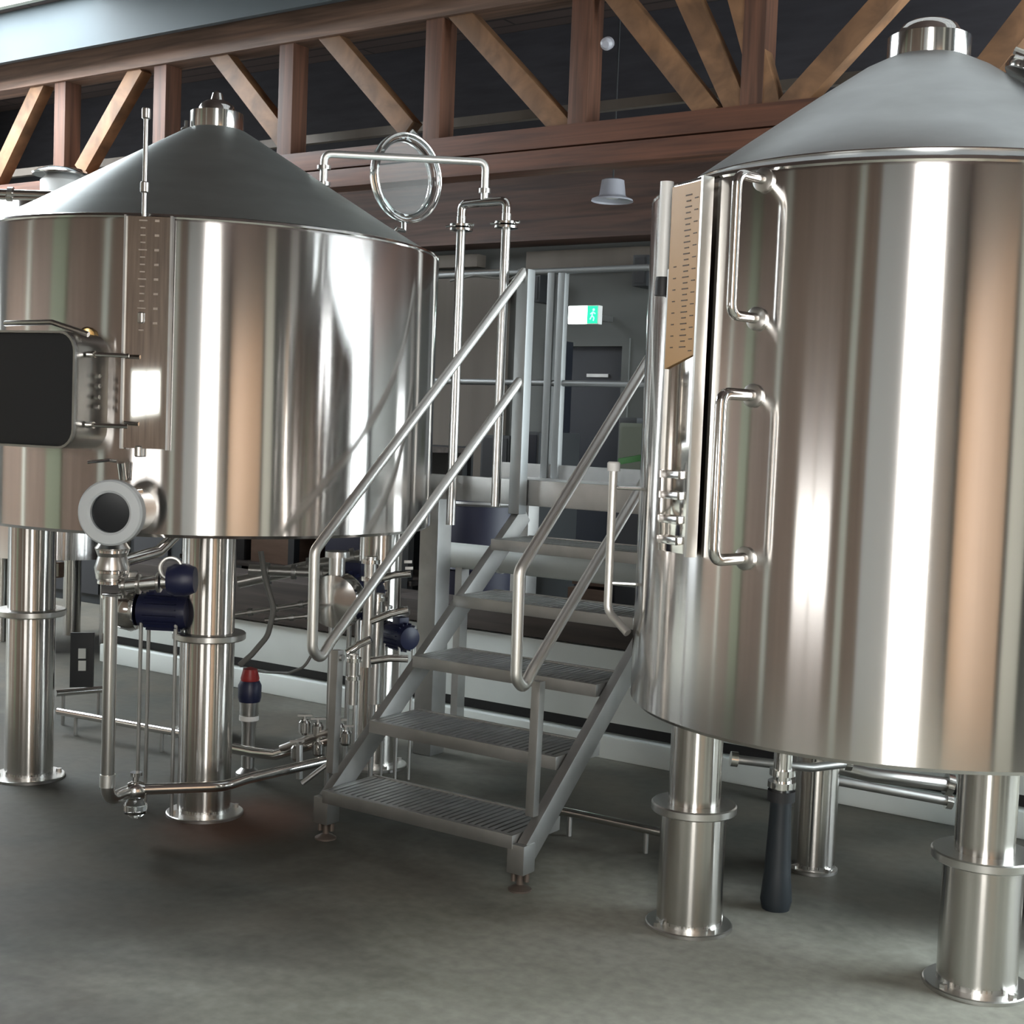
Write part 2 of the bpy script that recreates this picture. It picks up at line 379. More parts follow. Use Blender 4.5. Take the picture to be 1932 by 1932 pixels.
# ------------------------------------------------------------------ roof truss
YT = 7.0
tr = thing('roof_truss', (-6.7, YT, 3.2), 'long reddish brown timber roof truss spanning behind both tanks', 'roof truss')
zb0 = 3.08; zb1 = 3.33; zt0 = 4.07; zt1 = 4.27
MB().box((XL, YT-.09, zb0), (XR, YT+.09, zb0+.115), .006).box((XL, YT-.085, zb0+.125), (XR, YT+.09, zb1), .006).build('bottom_chord', 'woodx', tr)
MB().box((XL, YT-.1, zt0), (XR, YT+.1, zt1), .006).build('top_chord', 'woodt', tr)
MB().box((XL, YT+.35, 3.50), (XR, YT+.40, 3.56)).build('batten', 'beigepanel', tr)
xs = [onB(x, y, YT).x for x, y in ((127, 240), (315, 220), (553, 170), (830, 150), (1105, 130), (1432, 100))]
for x in xs: MB().beam((x, YT, zb1-.02), (x, YT, zt0+.02), .13, .15, (1, 0, 0)).build('post', 'woodz', tr)
def brace(p, q, w=.13):
    p = onB(*p, YT-.02); q = onB(*q, YT-.02); d = (q-p).normalized(); p -= d*.06; q += d*.06
    MB().beam((p.x, YT-.02, p.z), (q.x, YT-.02, q.z), .1, w, (0, 1, 0)).build('brace', 'brace', tr)
brace((80, 165), (0, 335)); brace((262, 140), (165, 312)); brace((620, 62), (768, 236)); brace((875, 30), (1060, 236)); brace((1165, -10), (1335, 205))
brace((1285, -40), (1395, 205)); brace((1385, -60), (1455, 200)); brace((1705, -30), (1492, 205)); brace((1990, -30), (1850, 150))
brace((408, 90), (540, 262))
# board added above the chord, standing in for bluish glare
struct(MB().box((XL, 6.62, 4.18), (-5.5, 6.66, ZC)), 'trim_9', 'glare', 'added blue grey board standing in for glare between roof truss and ceiling', 'trim')

# ------------------------------------------------------------------ tanks
def radial(c, ang, r, z): return Vector((c[0]+r*math.cos(math.radians(ang)), c[1]+r*math.sin(math.radians(ang)), z))
def tank_body(t, c, R, zb, zt, zc, rc, dome, prof):
    MB().lathe([(0, zb+.03), (R-.05, zb+.03), (R-.012, zb), (R, zb+.012), (R, zt-.014), (R-.004, zt), (R-.03, zt)], (*c, 0), n=160, cap=False).build('shell', 'shell', t)
    co = MB().lathe(prof, (*c, 0), n=128, cap=False).build('cone_roof', dome, t)
    MB().torus((*c, zt+.001), (0, 0, 1), R-.012, .012, 128, 8).build('roof_rim', 'polish', t)
    return co
def vent(t, c, z, R, h, rd, hd, tip=False):
    v = MB().lathe([(R*.98, z-.02), (R, z), (R, z+h), (R-.012, z+h+.003), (rd, z+h+.003)], (*c, 0), n=64).build('vent_collar', 'polish', t)
    pr = [(rd, z+h), (rd*.98, z+h+hd*.35), (rd*.86, z+h+hd*.68), (rd*.6, z+h+hd*.93), (rd*.3, z+h+hd)]
    if tip: pr += [(.028, z+h+hd), (.02, z+h+hd+.03), (0, z+h+hd+.045)]
    else: pr += [(0, z+h+hd*1.01)]
    MB().lathe(pr, (*c, 0), n=48).build('vent_cap', 'polish', v)
def leg(t, x, y, ztop, zring, rl, ru, rring, rfoot, foot=True):
    l = MB().lathe([(rl, .02), (rl, zring), (ru, zring+.005), (ru, ztop)], (x, y, 0), n=48).build('leg', 'leg', t)
    if rring: MB().lathe([(rl, zring-.018), (rring-.004, zring-.018), (rring, zring-.014), (rring, zring+.006), (rring-.004, zring+.010), (ru, zring+.010)], (x, y, 0), n=48, cap=False).build('flange_ring', 'pipe', l)
    if foot:
        MB().lathe([(0, 0), (rfoot, 0), (rfoot, .010), (rfoot-.004, .013), (rl, .014), (rl, .03)], (x, y, 0), n=56, cap=False).build('foot_plate', 'pipe', l)
        for k in range(4):
            a = PI/4+k*PI/2+.3; q = ((rl+rfoot)/2)
            MB().lathe([(.012, .013), (.012, .026), (0, .028)], (x+q*math.cos(a), y+q*math.sin(a), 0), n=6).build('anchor_bolt', 'pipe', l)
    return l
# ---- left tank
TL = (-4.451, 4.202); RL = .968; zbl, ztl = 1.097, 2.254
t1 = thing('brewing_tank', (*TL, 0), 'wide shallow steel brewing tank with square manway and white ringed port, left of the stair', 'brewing tank', 'steel brewing tanks')
def cone_l(r): return 2.764 - (r-.11)*(2.764-2.262)/(.955-.11)
tank_body(t1, TL, RL, zbl, ztl, 2.764, .11, 'domes', [(.955, 2.256), (.953, 2.262), (.75, cone_l(.75)-.004), (.45, cone_l(.45)), (.2, cone_l(.2)+.004), (.13, cone_l(.13)+.004), (.10, 2.768)])
vent(t1, TL, 2.772, .112, .062, .078, .055, True)
for x, y in ((-4.868, 3.622), (-3.925, 3.732), (-3.93, 4.76), (-4.97, 4.67)): leg(t1, x, y, zbl+.02, .705, .098, .096, .140, .148)
# square manway, opening towards the left front
na = math.radians(-80); n_ = Vector((math.cos(na), math.sin(na), 0)); tt = Vector((-math.sin(na), math.cos(na), 0))
def on_plane(x, y, p0, n): dd = ray(x, y); return CAM + dd*((p0-CAM).dot(n)/dd.dot(n))
p0 = Vector((*TL, 1.62))+n_*1.10
er = on_plane(140, 734, p0, n_); ctr = er - tt*.245
ctr.z = on_plane(60, 734, p0, n_).z
mo = rrect(ctr, tt, ZZ, .255, .208, .07); mi = rrect(ctr, tt, ZZ, .247, .20, .064)
mw = hollow(MB(), mo, mi, n_*-.32).build('manway_collar', 'pipe', t1)
hollow(MB(), rrect(ctr+n_*.012, tt, ZZ, .255, .208, .07), rrect(ctr+n_*.012, tt, ZZ, .247, .20, .064), n_*-.022).build('manway_rim', 'frame', mw)
MB().extrude(rrect(ctr-n_*.012, tt, ZZ, .247, .20, .064), n_*-.012).build('manway_dark', 'inside', mw)  # dark sheet standing in for the shaded inside of the open manway
for z in (.13, -.12):
    hb = ctr+tt*.262+ZZ*z-n_*.05
    MB().cyl(hb, hb+tt*.03, .012, 12).tube([hb+tt*.03+ZZ*.0, hb+tt*.06-n_*.02, hb+tt*.13-n_*.06], .008, 8).build('clamp_arm', 'polish', mw)
kb_ = at(165, 632, 5.02); MB().lathe([(0, 0), (.024, .004), (.03, .02), (.024, .038), (0, .044)], kb_, ray(165, 632)*-1, 20).build('clamp_knob', 'brass', mw)
b0 = ctr+tt*.25+ZZ*.2-n_*.03
MB().tube([ctr-tt*.1+ZZ*.235-n_*.02, ctr+tt*.12+ZZ*.24-n_*.02, ctr+tt*.26+ZZ*.20-n_*.05], .010, 10).build('hinge_bar', 'pipe', mw)
bl = MB()
for z in (.055, .02, -.02, -.055):
    q = ctr+tt*.262+ZZ*z-n_*.09; bl.cyl(q, q+tt*.02, .009, 6)
bl.build('side_bolt', 'polish', mw)
# round port with white ring
pa = math.radians(-60); pn = Vector((math.cos(pa), math.sin(pa), 0))
pc = on_plane(211, 967, Vector((*TL, 0))+pn*1.19, pn)
sp = MB().cyl(pc-pn*.30, pc-pn*.02, .082, 40).build('port_neck', 'pipe', t1)
MB().lathe([(.070, .0), (.070, .02), (.078, .026), (.108, .024), (.115, .016), (.115, -.02), (.108, -.026), (.07, -.026)], pc, pn, 64, False).build('port_ring', 'ring', sp)
MB().lathe([(0, .004), (.071, .004), (.071, -.01), (0, -.01)], pc, pn, 48, False).build('port_glass', 'darkglass', sp)
for a in (50, -130):
    q = pc+(Vector((-pn.y, pn.x, 0))*math.cos(math.radians(a))+ZZ*math.sin(math.radians(a)))*.092-pn*.06
    MB().cyl(q-pn*.05, q+pn*.05, .013, 14).build('port_bolt', 'polish', sp)
# gauge plate and level tube
ga = math.radians(-56.6); gn = Vector((math.cos(ga), math.sin(ga), 0)); gt = Vector((-gn.y, gn.x, 0))
gc = Vector((*TL, 1.835))+gn*(RL+.022)
gp = MB().obox(gc, gt, gn, ZZ, .083, .006, .415, .003).build('gauge_plate', 'mirror', t1)
tk = MB()
for i in range(16):
    z = .40-i*.026; w = .018 if i % 4 else .03
    tk.obox(gc+gn*.0065+ZZ*z+gt*(.0-.02), gt, gn, ZZ, w/2, .0006, .0022)
    if i % 2 == 0: tk.obox(gc+gn*.0065+ZZ*z+gt*.03, gt, gn, ZZ, .008, .0006, .004)
tk.build('scale_marks', 'paletick', gp)
MB().obox(gc+gt*.083+gn*.0, gt, gn, ZZ, .004, .014, .418).obox(gc-gt*.083, gt, gn, ZZ, .004, .014, .418).build('plate_edge', 'frame', gp)
lt0 = at(268, 212, 4.99); lt1 = at(262, 862, 4.99); lt0 = Vector((lt1.x, lt1.y, lt0.z))
lv = MB().cyl(lt1, lt0, .0085, 14).build('level_tube', 'pipe', t1)
for z in (lt0.z-.02, lt0.z-.28, lt1.z+.5, lt1.z+.02):
    MB().lathe([(.012, -.02), (.016, -.016), (.016, .016), (.012, .02)], (lt0.x, lt0.y, z), n=16).build('tube_coupling', 'pipe', lv)
for z in (lt1.z+.03, 2.20):
    q = Vector((lt0.x, lt0.y, z)); MB().cyl(q, q-gn*.12, .006, 10).build('tube_bracket', 'pipe', lv)
# second stub and cable gland on the cone
q = at(315, 355, 5.6); q2 = at(313, 285, 5.6)
st = MB().cyl((q.x, q.y, q.z-.06), (q.x, q.y, q2.z), .014, 14).lathe([(.024, 0), (.024, .012)], (q.x, q.y, q.z+.05), n=18).build('spray_stub', 'pipe', t1)
# coil of cable gland by the cap
cg = at(350, 300, 5.85); pts = []
for i in range(80):
    a = i*.55; pts.append(Vector((cg.x+.018*math.cos(a), cg.y+.018*math.sin(a), cg.z-.06+i*.0024)))
MB().tube(pts, .005, 8).cyl((cg.x, cg.y, cg.z-.1), (cg.x, cg.y, cg.z+.16), .008, 10).build('cable_gland', 'cable', t1)
# clear round lid standing open on the right of the cone
lc = at(765, 336, 6.35); ln = Vector((.983, -.184, 0)); lx = Vector((.184, .983, 0))
ld = MB().torus(lc, ln, .184, .021, 72, 14).build('lid_ring', 'clear', t1)
MB().torus(lc+ln*.022, ln, .198, .006, 72, 8).torus(lc-ln*.022, ln, .168, .006, 72, 8).build('lid_hoop', 'polish', ld)
MB().lathe([(0, -.003), (.168, -.003), (.168, .003), (0, .003)], lc, ln, 48, False).build('lid_pane', mat('thin_clear_pane', (.9, .95, .95), .05, 0, alpha=.07), ld)
lb = lc-ZZ*.19; ce = Vector((TL[0]+.42, TL[1]+.66, cone_l(.78)+.01))
MB().tube([lb, lb-ZZ*.05, (lb+ce)/2, ce], .012, 10).build('lid_arm', 'pipe', ld)
MB().tube([lc+ZZ*.19, lc+ZZ*.22+lx*.03, lc+ZZ*.17+lx*.13], .010, 8).build('lid_handle', 'polish', ld)

# ---- right tank
TR = (-1.423, 4.296); R2 = .832; zbr, ztr = .695, 2.269
t2 = thing('brewing_tank', (*TR, 0), 'tall steel brewing tank with tan scale board and grab handles, right of the stair', 'brewing tank', 'steel brewing tanks')
def cone_r(r): return 2.735 - (r-.13)*(2.735-2.277)/(.82-.13)
tank_body(t2, TR, R2, zbr, ztr, 2.72, .13, 'dome', [(.82, 2.271), (.818, 2.277), (.735, 2.312), (.73, 2.320), (.55, cone_r(.55)-.006), (.35, cone_r(.35)+.002), (.2, cone_r(.2)+.004), (.11, 2.738)])
MB().torus((*TR, 2.316), (0, 0, 1), .732, .005, 128, 8).build('roof_seam', 'polish', t2)
vent(t2, TR, 2.73, .125, .068, .096, .055)
for (x, y, zr, a, b, c_, d_) in ((-1.897, 3.878, .385, .103, .082, .134, .137), (-1.03, 3.985, .385, .112, .084, .146, .150)): leg(t2, x, y, zbr+.04, zr, a, b, c_, d_)
leg(t2, -1.807, 4.68, zbr+.04, .42, .077, .077, 0, .088)
leg(t2, -.93, 4.80, zbr+.04, .385, .103, .082, .134, .137)
# gauge plate with tan scale board
ga = math.radians(-119); gn = Vector((math.cos(ga), math.sin(ga), 0)); gt = Vector((-gn.y, gn.x, 0))
gw = .084; zc_ = (2.262+1.205)/2; gh = (2.262-1.205)/2
gc = Vector((*TR, zc_))+gn*(R2+.018)
gp = MB().obox(gc, gt, gn, ZZ, gw, .006, gh, .002).build('gauge_plate', 'mirror', t2)
zb_l, zb_r = 1.735, 1.775
bo = [gc+gt*-gw*.98+ZZ*(2.258-zc_), gc+gt*gw*.84+ZZ*(2.258-zc_), gc+gt*gw*.84+ZZ*(zb_r-zc_), gc+gt*-gw*.98+ZZ*(zb_l-zc_)]
sb = MB().extrude([p+gn*.007 for p in bo], gn*.006).build('scale_board', 'tan', gp)
tk = MB(); i = 0; z = 2.225
while z > 1.79:
    tk.obox(gc+gn*.0136+ZZ*(z-zc_)+gt*.006, gt, gn, ZZ, .011 if i % 2 else .016, .0005, .0017)
    if i % 2 == 0: tk.obox(gc+gn*.0136+ZZ*(z-.012-zc_)+gt*.045, gt, gn, ZZ, .009, .0005, .0014)
    if i > 11 and i % 2 == 0: tk.obox(gc+gn*.0136+ZZ*(z-zc_)-gt*.05, gt, gn, ZZ, .007, .0005, .0016)
    z -= .0165; i += 1
tk.build('scale_marks', 'tick', gp)
MB().obox(gc+gt*(gw+.004)+gn*.008, gt, gn, ZZ, .006, .018, gh+.004, .002).build('plate_edge', 'rail', gp)
MB().obox(gc-gt*(gw+.002)+gn*.0, gt, gn, ZZ, .004, .012, gh*.55).build('plate_edge', 'frame', gp)
# clamps behind the lower plate
for z in (1.24, 1.30, 1.37, 1.43):
    q = gc+ZZ*(z-zc_)+gn*.012; MB().obox(q-gt*.02, gt, gn, ZZ, .05, .01, .011, .003).build('plate_clamp', 'polish', gp)
# grab handles: bowed tubes standing off the shell
def handle(ang, z0, z1, so, r=.0165):
    a = [radial(TR, ang, R2-.01, z0), radial(TR, ang, R2+so, z0), radial(TR, ang, R2+so, z1), radial(TR, ang, R2-.01, z1)]
    h = MB().tube(fillet(a, .035, 7), r, 16).build('grab_handle', 'polish', t2)
    for z in (z0, z1): MB().lathe([(.032, 0), (.032, .012), (.02, .016)], radial(TR, ang, R2-.004, z), radial(TR, ang, 1, 0)-radial(TR, ang, 0, 0), 24).build('handle_flange', 'pipe', h)
handle(-101, 1.215, 1.66, .145); handle(-101, 1.868, 2.24, .12, .014)
# drain tube on the left flank with white cap and hooked end
ta = -150
p_ = radial(TR, ta, R2+.085, 0)
z_hi = at(1203, 882, (p_-CAM).dot(fw)).z; z_lo = at(1195, 1150, (p_-CAM).dot(fw)).z
dt = MB().tube(fillet([(p_.x, p_.y, z_hi), (p_.x, p_.y, z_lo), radial(TR, ta+4, R2+.02, z_lo-.06)], .05, 6), .0135, 14).build('sample_tube', 'rail', t2)
MB().lathe([(.021, -.012), (.021, .014), (.016, .018)], (p_.x, p_.y, z_hi), n=20).build('tube_cap', 'whiteplastic', dt)
for z in (z_hi-.065, z_lo+.09):
    MB().cyl((p_.x, p_.y, z), radial(TR, ta, R2-.01, z), .006, 10).build('tube_bracket', 'polish', dt)
# thin tubes left of the plate
pq = at(1255, 940, 4.36); za = at(1258, 848, 4.36).z; zb_ = at(1252, 1032, 4.36).z
s2 = MB().cyl((pq.x, pq.y, zb_), (pq.x, pq.y, za), .011, 14).build('sensor_tube', 'pipe', t2)
q = at(1250, 829, 4.36); MB().cyl(q, q+RR*.05, .006, 10).build('sensor_arm', 'polish', s2)
a_ = radial(TR, -130.5, R2+.012, 0)
z1_ = at(1268, 352, (a_-CAM).dot(fw)).z; z0_ = at(1264, 532, (a_-CAM).dot(fw)).z
wt = MB().lathe([(.020, z0_), (.020, z1_-.012)], (a_.x, a_.y, 0), n=24).build('cable_duct', 'whiteplastic', t2)
MB().lathe([(.022, z0_-.055), (.022, z0_-.01), (.019, z0_)], (a_.x, a_.y, 0), n=24).build('duct_end', 'gasket', wt)
# manway cover with lever on the far right of the roof
ma = math.radians(10); mp_ = Vector((TR[0]+.40*math.cos(ma), TR[1]+.40*math.sin(ma), cone_r(.40)+.03)); mn = Vector((.55*math.cos(ma), .55*math.sin(ma), .83)).normalized()
mc = MB().lathe([(.20, -.01), (.205, .0), (.205, .022), (.19, .03), (0, .05)], mp_, mn, 56).build('roof_manway', 'polish', t2)
lp = mp_+mn*.05; dr_ = Vector((math.cos(ma), math.sin(ma), -.55)).normalized()
MB().tube([lp-dr_*.2+ZZ*.02, lp-dr_*.05+ZZ*.03, lp+dr_*.2, lp+dr_*.26-ZZ*.02], .012, 10).build('manway_lever', 'polish', mc)
# outlet with clamp rings and dark drain hose below the tank
oc = at(1476, 1462, 4.52)
ot = MB().lathe([(.030, .74), (.030, oc.z+.02), (.042, oc.z+.02), (.042, oc.z), (.030, oc.z), (.030, oc.z-.02), (.046, oc.z-.02), (.046, oc.z-.04), (.030, oc.z-.04), (.030, oc.z-.06)], (oc.x, oc.y, 0), n=32).build('outlet', 'polish', t2)
hb = onZ(1462, 1690, 0.0)
hs = thing('drain_hose', (oc.x, oc.y, 0), 'dark blue black drain hose standing on the floor under the right tank', 'hose')
MB().lathe([(.034, oc.z-.06), (.036, .30), (.044, .12), (.052, .03), (.045, .0)], (oc.x, oc.y, 0), n=28).build('hose_sleeve', mat('dark_hose', (.012, .017, .022), .5), hs)
MB().lathe([(.045, oc.z-.05), (.045, oc.z-.085)], (oc.x, oc.y, 0), n=24).build('hose_collar', 'gasket', hs)
for (pts, r, nm, lab) in (
    ([(1385, 1432, 4.7), (1450, 1440, 4.7), (1530, 1448, 4.75), (1600, 1440, 4.85)], .016, 'product_pipe', 'dark pipe crossing close under the floor of the right tank'),
    ([(1570, 1444, 5.0), (1640, 1462, 5.0), (1790, 1480, 5.1)], .026, 'product_pipe', 'bright pipe running right under the right tank between its legs'),
    ([(1560, 1470, 5.3), (1790, 1512, 5.3)], .018, 'product_pipe', 'thin lower pipe under the right tank behind the nearest leg')):
    P = [at(*p) for p in pts]; o = thing(nm, P[0], lab, 'pipe', 'pipes under the right tank'); MB().tube(P, r, 14).build('pipe_run', 'frame' if r < .02 else 'pipe', o)
    for p in (P[0], P[-1]): MB().lathe([(r*1.6, -.012), (r*1.6, .012)], p, P[1]-P[0], 18).build('pipe_clamp', 'polish', o)

# ------------------------------------------------------------------ stair
XS0, XS1, YS, RUN, RISE, ZS = -3.346, -2.501, 3.761, .2546, .2202, .191
st = thing('staircase', ((XS0+XS1)/2, YS, 0), 'open steel stair with five grating treads between the two tanks', 'staircase')
for k in range(5):
    y = YS+RUN*k; z = ZS+RISE*k; D = .30
    td = MB()
    n = 30
    for i in range(n):
        x = XS0+.02+(XS1-XS0-.04)*i/(n-1); td.box((x-.0095, y+.02, z-.028), (x+.0095, y+D-.01, z-.001))
    o = td.build('tread', 'grate', st, smooth=False)
    MB().box((XS0, y, z-.046), (XS1, y+.024, z), .002).build('nosing', 'frame', o)
    MB().box((XS0, y+D-.012, z-.046), (XS1, y+D, z+.003), .002).box((XS0, y+.024, z-.046), (XS0+.008, y+D-.012, z)).box((XS1-.008, y+.024, z-.046), (XS1, y+D-.012, z)).build('tread_edge', 'frame', o)
sl = Vector((0, RUN, RISE)).normalized()
for x in (XS0-.022, XS1+.022):
    p = Vector((x, YS+.055, ZS-.06)); q = Vector((x, YS+RUN*5+.02, ZS+RISE*5-.10-.02))
    MB().beam(p, q, .038, .085, (1, 0, 0)).build('stringer', 'frame', st)
for x in (XS0-.012, XS1+.012):
    l = MB().box((x-.034, YS+.005, .062), (x+.034, YS+.075, ZS-.03), .004).build('leg', 'frame', st)
    ft = MB().lathe([(0, 0), (.040, 0), (.040, .006), (.022, .016), (.012, .02), (.012, .07)], (x, YS+.04, 0), n=24, cap=False)
    ft.cyl((x-.02, YS+.03, .03), (x-.02, YS+.03, .065), .009, 10).cyl((x+.02, YS+.05, .03), (x+.02, YS+.05, .065), .009, 10)
    ft.build('levelling_foot', 'rusty', l)
def loop_rail(x, ptop, pbot, plow, ptop2, sup, post=True):
    pts = [(x, *ptop), (x, *pbot), (x, *plow), (x, plow[0]+.045, plow[1]-.04), (x, plow[0]+.10, plow[1]+.02), (x, *ptop2)]
    r = MB().tube(fillet(pts, .045, 6), .0195, 16).build('handrail', 'rail', st)
    MB().beam((x, sup[0], sup[1]), (x, sup[0]-.01, sup[2]), .034, .034, (1, 0, 0)).build('rail_support', 'frame', r)
    return r
loop_rail(XS0-.02, (4.984, 2.222), (3.703, 1.076), (3.706, .715), (4.98, 1.75), (3.845, .70, .24))
loop_rail(XS1+.01, (4.99, 2.235), (3.726, 1.080), (3.732, .725), (4.98, 1.745), (3.87, .70, .24))
# cross bar to the left, seen bright against the pump
MB().cyl(onA(640, 1240, -3.36)+Vector((-.02, 0, .0)), onA(640, 1240, -3.36)+Vector((.02, 0, 0)), .012, 12).build('rail_lug', 'frame', st)

# ------------------------------------------------------------------ work platform
pf = thing('work_platform', (-3.2, 5.5, 0), 'raised grey steel platform at the stair head with pipe guard rails', 'platform')
dz = 1.292
MB().box((-4.0, 5.05, dz-.03), (-1.9, 6.05, dz), .003).build('deck', 'grate', pf)
MB().box((-4.0, 5.035, dz-.085), (-1.9, 5.06, dz+.028), .004).build('edge_channel', 'frame', pf)
MB().box((-4.2, 6.0, dz-.08), (-1.9, 6.03, dz+.07), .003).build('toe_board', 'frame', pf)
for (x, y, w) in ((-3.90, 5.12, .105), (-2.3, 5.95, .1), (-3.95, 5.95, .1)): MB().box((x-w/2, y-w/2, 0), (x+w/2, y+w/2, dz-.03), .005).build('support_post', 'frame', pf)
def gpost(x, y, z0, z1, w): MB().box((x-w/2, y-w/2, z0), (x+w/2, y+w/2, z1), .006).build('guard_post', 'guard', pf)
gpost(XS0-.02, 5.0, 1.17, 2.232, .058); gpost(XS1+.02, 5.02, 1.17, 2.232, .058)
for px in (1044, 1064):
    q = onB(px, 515, 6.0); gpost(q.x, 6.0, dz, q.z, .042)
zt_ = 2.352
MB().tube([(-4.7, 6.0, zt_), (-2.4, 6.0, zt_+.005)], .017, 12).build('guard_rail', 'guard', pf)
zm = onB(1000, 722, 6.0).z
MB().tube([(-4.9, 6.0, zm), (-2.4, 6.0, zm)], .016, 12).build('guard_rail', 'guard', pf)
q0 = at(850, 530, 6.3); q1 = at(895, 520, 6.2); q2 = at(960, 528, 6.15); q3 = at(985, 516, 6.1)
MB().tube(fillet([q0, q1, q2, q3], .05, 5), .005, 8).build('rail_cable', 'cable', pf)

# ------------------------------------------------------------------ transfer pipes above the stair
YP = 4.97
rb = [onB(870, 430, YP), onB(955, 425, YP)]
tp = thing('transfer_pipe', (rb[0].x, YP, 0), 'twin upright steel pipes with flanges and a crossing to the left tank roof', 'pipe')
zlow = [onB(851, 990, YP).z, onB(933, 955, YP).z]
for r_, zl in zip(rb, zlow):
    o = MB().cyl((r_.x, YP, zl), (r_.x, YP, r_.z+.05), .0205, 20).build('riser', 'pipe', tp)
    MB().lathe([(.03, -.02), (.052, -.014), (.052, -.004), (.030, 0), (.052, .004), (.052, .014), (.03, .02)], (r_.x, YP, r_.z), n=28).build('flange', 'polish', o)
    for dx in (-1, 1): MB().cyl((r_.x+dx*.045, YP-.01, r_.z+.012), (r_.x+dx*.075, YP-.01, r_.z+.008), .006, 8).build('wing_nut', 'polish', o)
zu = onB(915, 382, YP).z
MB().tube(fillet([(rb[0].x, YP, rb[0].z+.03), (rb[0].x, YP, zu), (rb[1].x, YP, zu), (rb[1].x, YP, rb[1].z+.03)], .03, 6), .0195, 16).build('return_bend', 'polish', tp)
zx = onB(915, 306, YP).z; xm = (rb[0].x+rb[1].x)/2
e2 = onZ(612, 290, zx+.0)
rr_ = math.hypot(e2.x-TL[0], e2.y-TL[1])
MB().tube(fillet([(xm, YP, zu), (xm, YP, zx), (e2.x, e2.y, zx), (e2.x, e2.y, min(zx-.05, cone_l(min(rr_, .95))))], .035, 7), .0165, 16).build('crossing', 'rail', tp)
for z in (.06, .13): MB().lathe([(.03, -.008), (.03, .008)], (e2.x, e2.y, zx-z), n=22).build('pipe_clamp', 'pipe', tp)
MB().lathe([(.026, -.01), (.026, .01)], (xm, YP, zu+.05), n=22).build('pipe_clamp', 'pipe', tp)

# ------------------------------------------------------------------ pipework below the left tank
dp = thing('drain_pipe', onZ(205, 1470, 0), 'bent steel drain pipe dropping from the left tank and running along the floor', 'pipe')
v0 = at(207, 1122, 4.82); v1 = at(203, 1455, 4.82); v0 = Vector((v1.x, v1.y, v0.z)); h0 = onZ(250, 1490, .19); h1 = onZ(420, 1484, .185); h2 = onZ(470, 1468, .19); h3 = onZ(612, 1436, .20)
MB().tube(fillet([v0, (v1.x, v1.y, .19), h0], .06, 7), .0235, 18).build('downpipe', 'pipe', dp)
MB().tube(fillet([h0, h1, h2, h3], .12, 5), .020, 18).build('floor_run', 'polish', dp)
MB().lathe([(.027, -.022), (.027, .022)], (v1.x, v1.y, .262), n=24).build('pipe_clamp', 'rail', dp)
vq = onZ(256, 1492, .19)
vl = MB().lathe([(.03, -.03), (.036, -.012), (.036, .012), (.03, .03)], vq, h1-h0, 24).build('floor_valve', 'polish', dp)
MB().cyl(vq, vq+ZZ*.06, .013, 14).cyl(vq+ZZ*.055-RR*.0, vq+ZZ*.068, .022, 16).build('valve_stem', 'polish', vl)
MB().lathe([(.02, 0), (.042, -.03), (.04, -.06), (.02, -.075), (0, -.078)], vq-ZZ*.02, ZZ, 24).build('drain_cup', 'clear', vl)

iv = thing('inlet_manifold', at(215, 1120, 4.85), 'cluster of steel valves under the white ringed port of the left tank', 'valve')
def disc(mb, p, ax, r, h): return mb.lathe([(r*.9, -h/2), (r, -h/3), (r, h/3), (r*.9, h/2)], p, ax, 28)
hx = RR
m_ = MB(); pv = at(212, 1060, 4.9); m_.lathe([(.03, -.08), (.055, -.06), (.062, -.02), (.05, .02), (.062, .05), (.04, .08)], pv, ZZ, 28); m_.build('valve_body', 'pipe', iv)
for y in (1040, 1078, 1098, 1125): disc(MB(), at(212, y, 4.88), ZZ, .052 if y < 1100 else .04, .014).build('valve_flange', 'polish', iv)
MB().tube([at(225, 1105, 4.86), at(345, 1094, 4.9)], .026, 18).build('branch_pipe', 'polish', iv)
MB().tube([at(235, 1058, 4.95), at(300, 1040, 5.05), at(330, 1010, 5.1)], .022, 16).build('branch_pipe', 'polish', iv)
for x in (236, 262, 300): disc(MB(), at(x, 1104-(x-236)*.08, 4.87), RR, .036, .014).build('pipe_clamp', 'pipe', iv)
act = MB(); pa_ = at(342, 1094, 4.86); act.lathe([(.02, -.05), (.048, -.045), (.058, -.02), (.058, .02), (.045, .05), (0, .055)], pa_, RR, 28).build('actuator', 'blue', iv)
MB().torus(at(322, 1072, 4.84), ray(322, 1072), .036, .007, 36, 8).build('hand_wheel', 'rail', iv)
MB().tube([at(218, 870, 4.95), at(205, 868, 4.92), at(165, 872, 4.9)], .006, 8).build('pull_rod', 'polish', iv)
MB().cyl(at(228, 873, 4.97), at(232, 905, 4.99), .014, 14).build('valve_stem', 'polish', iv)
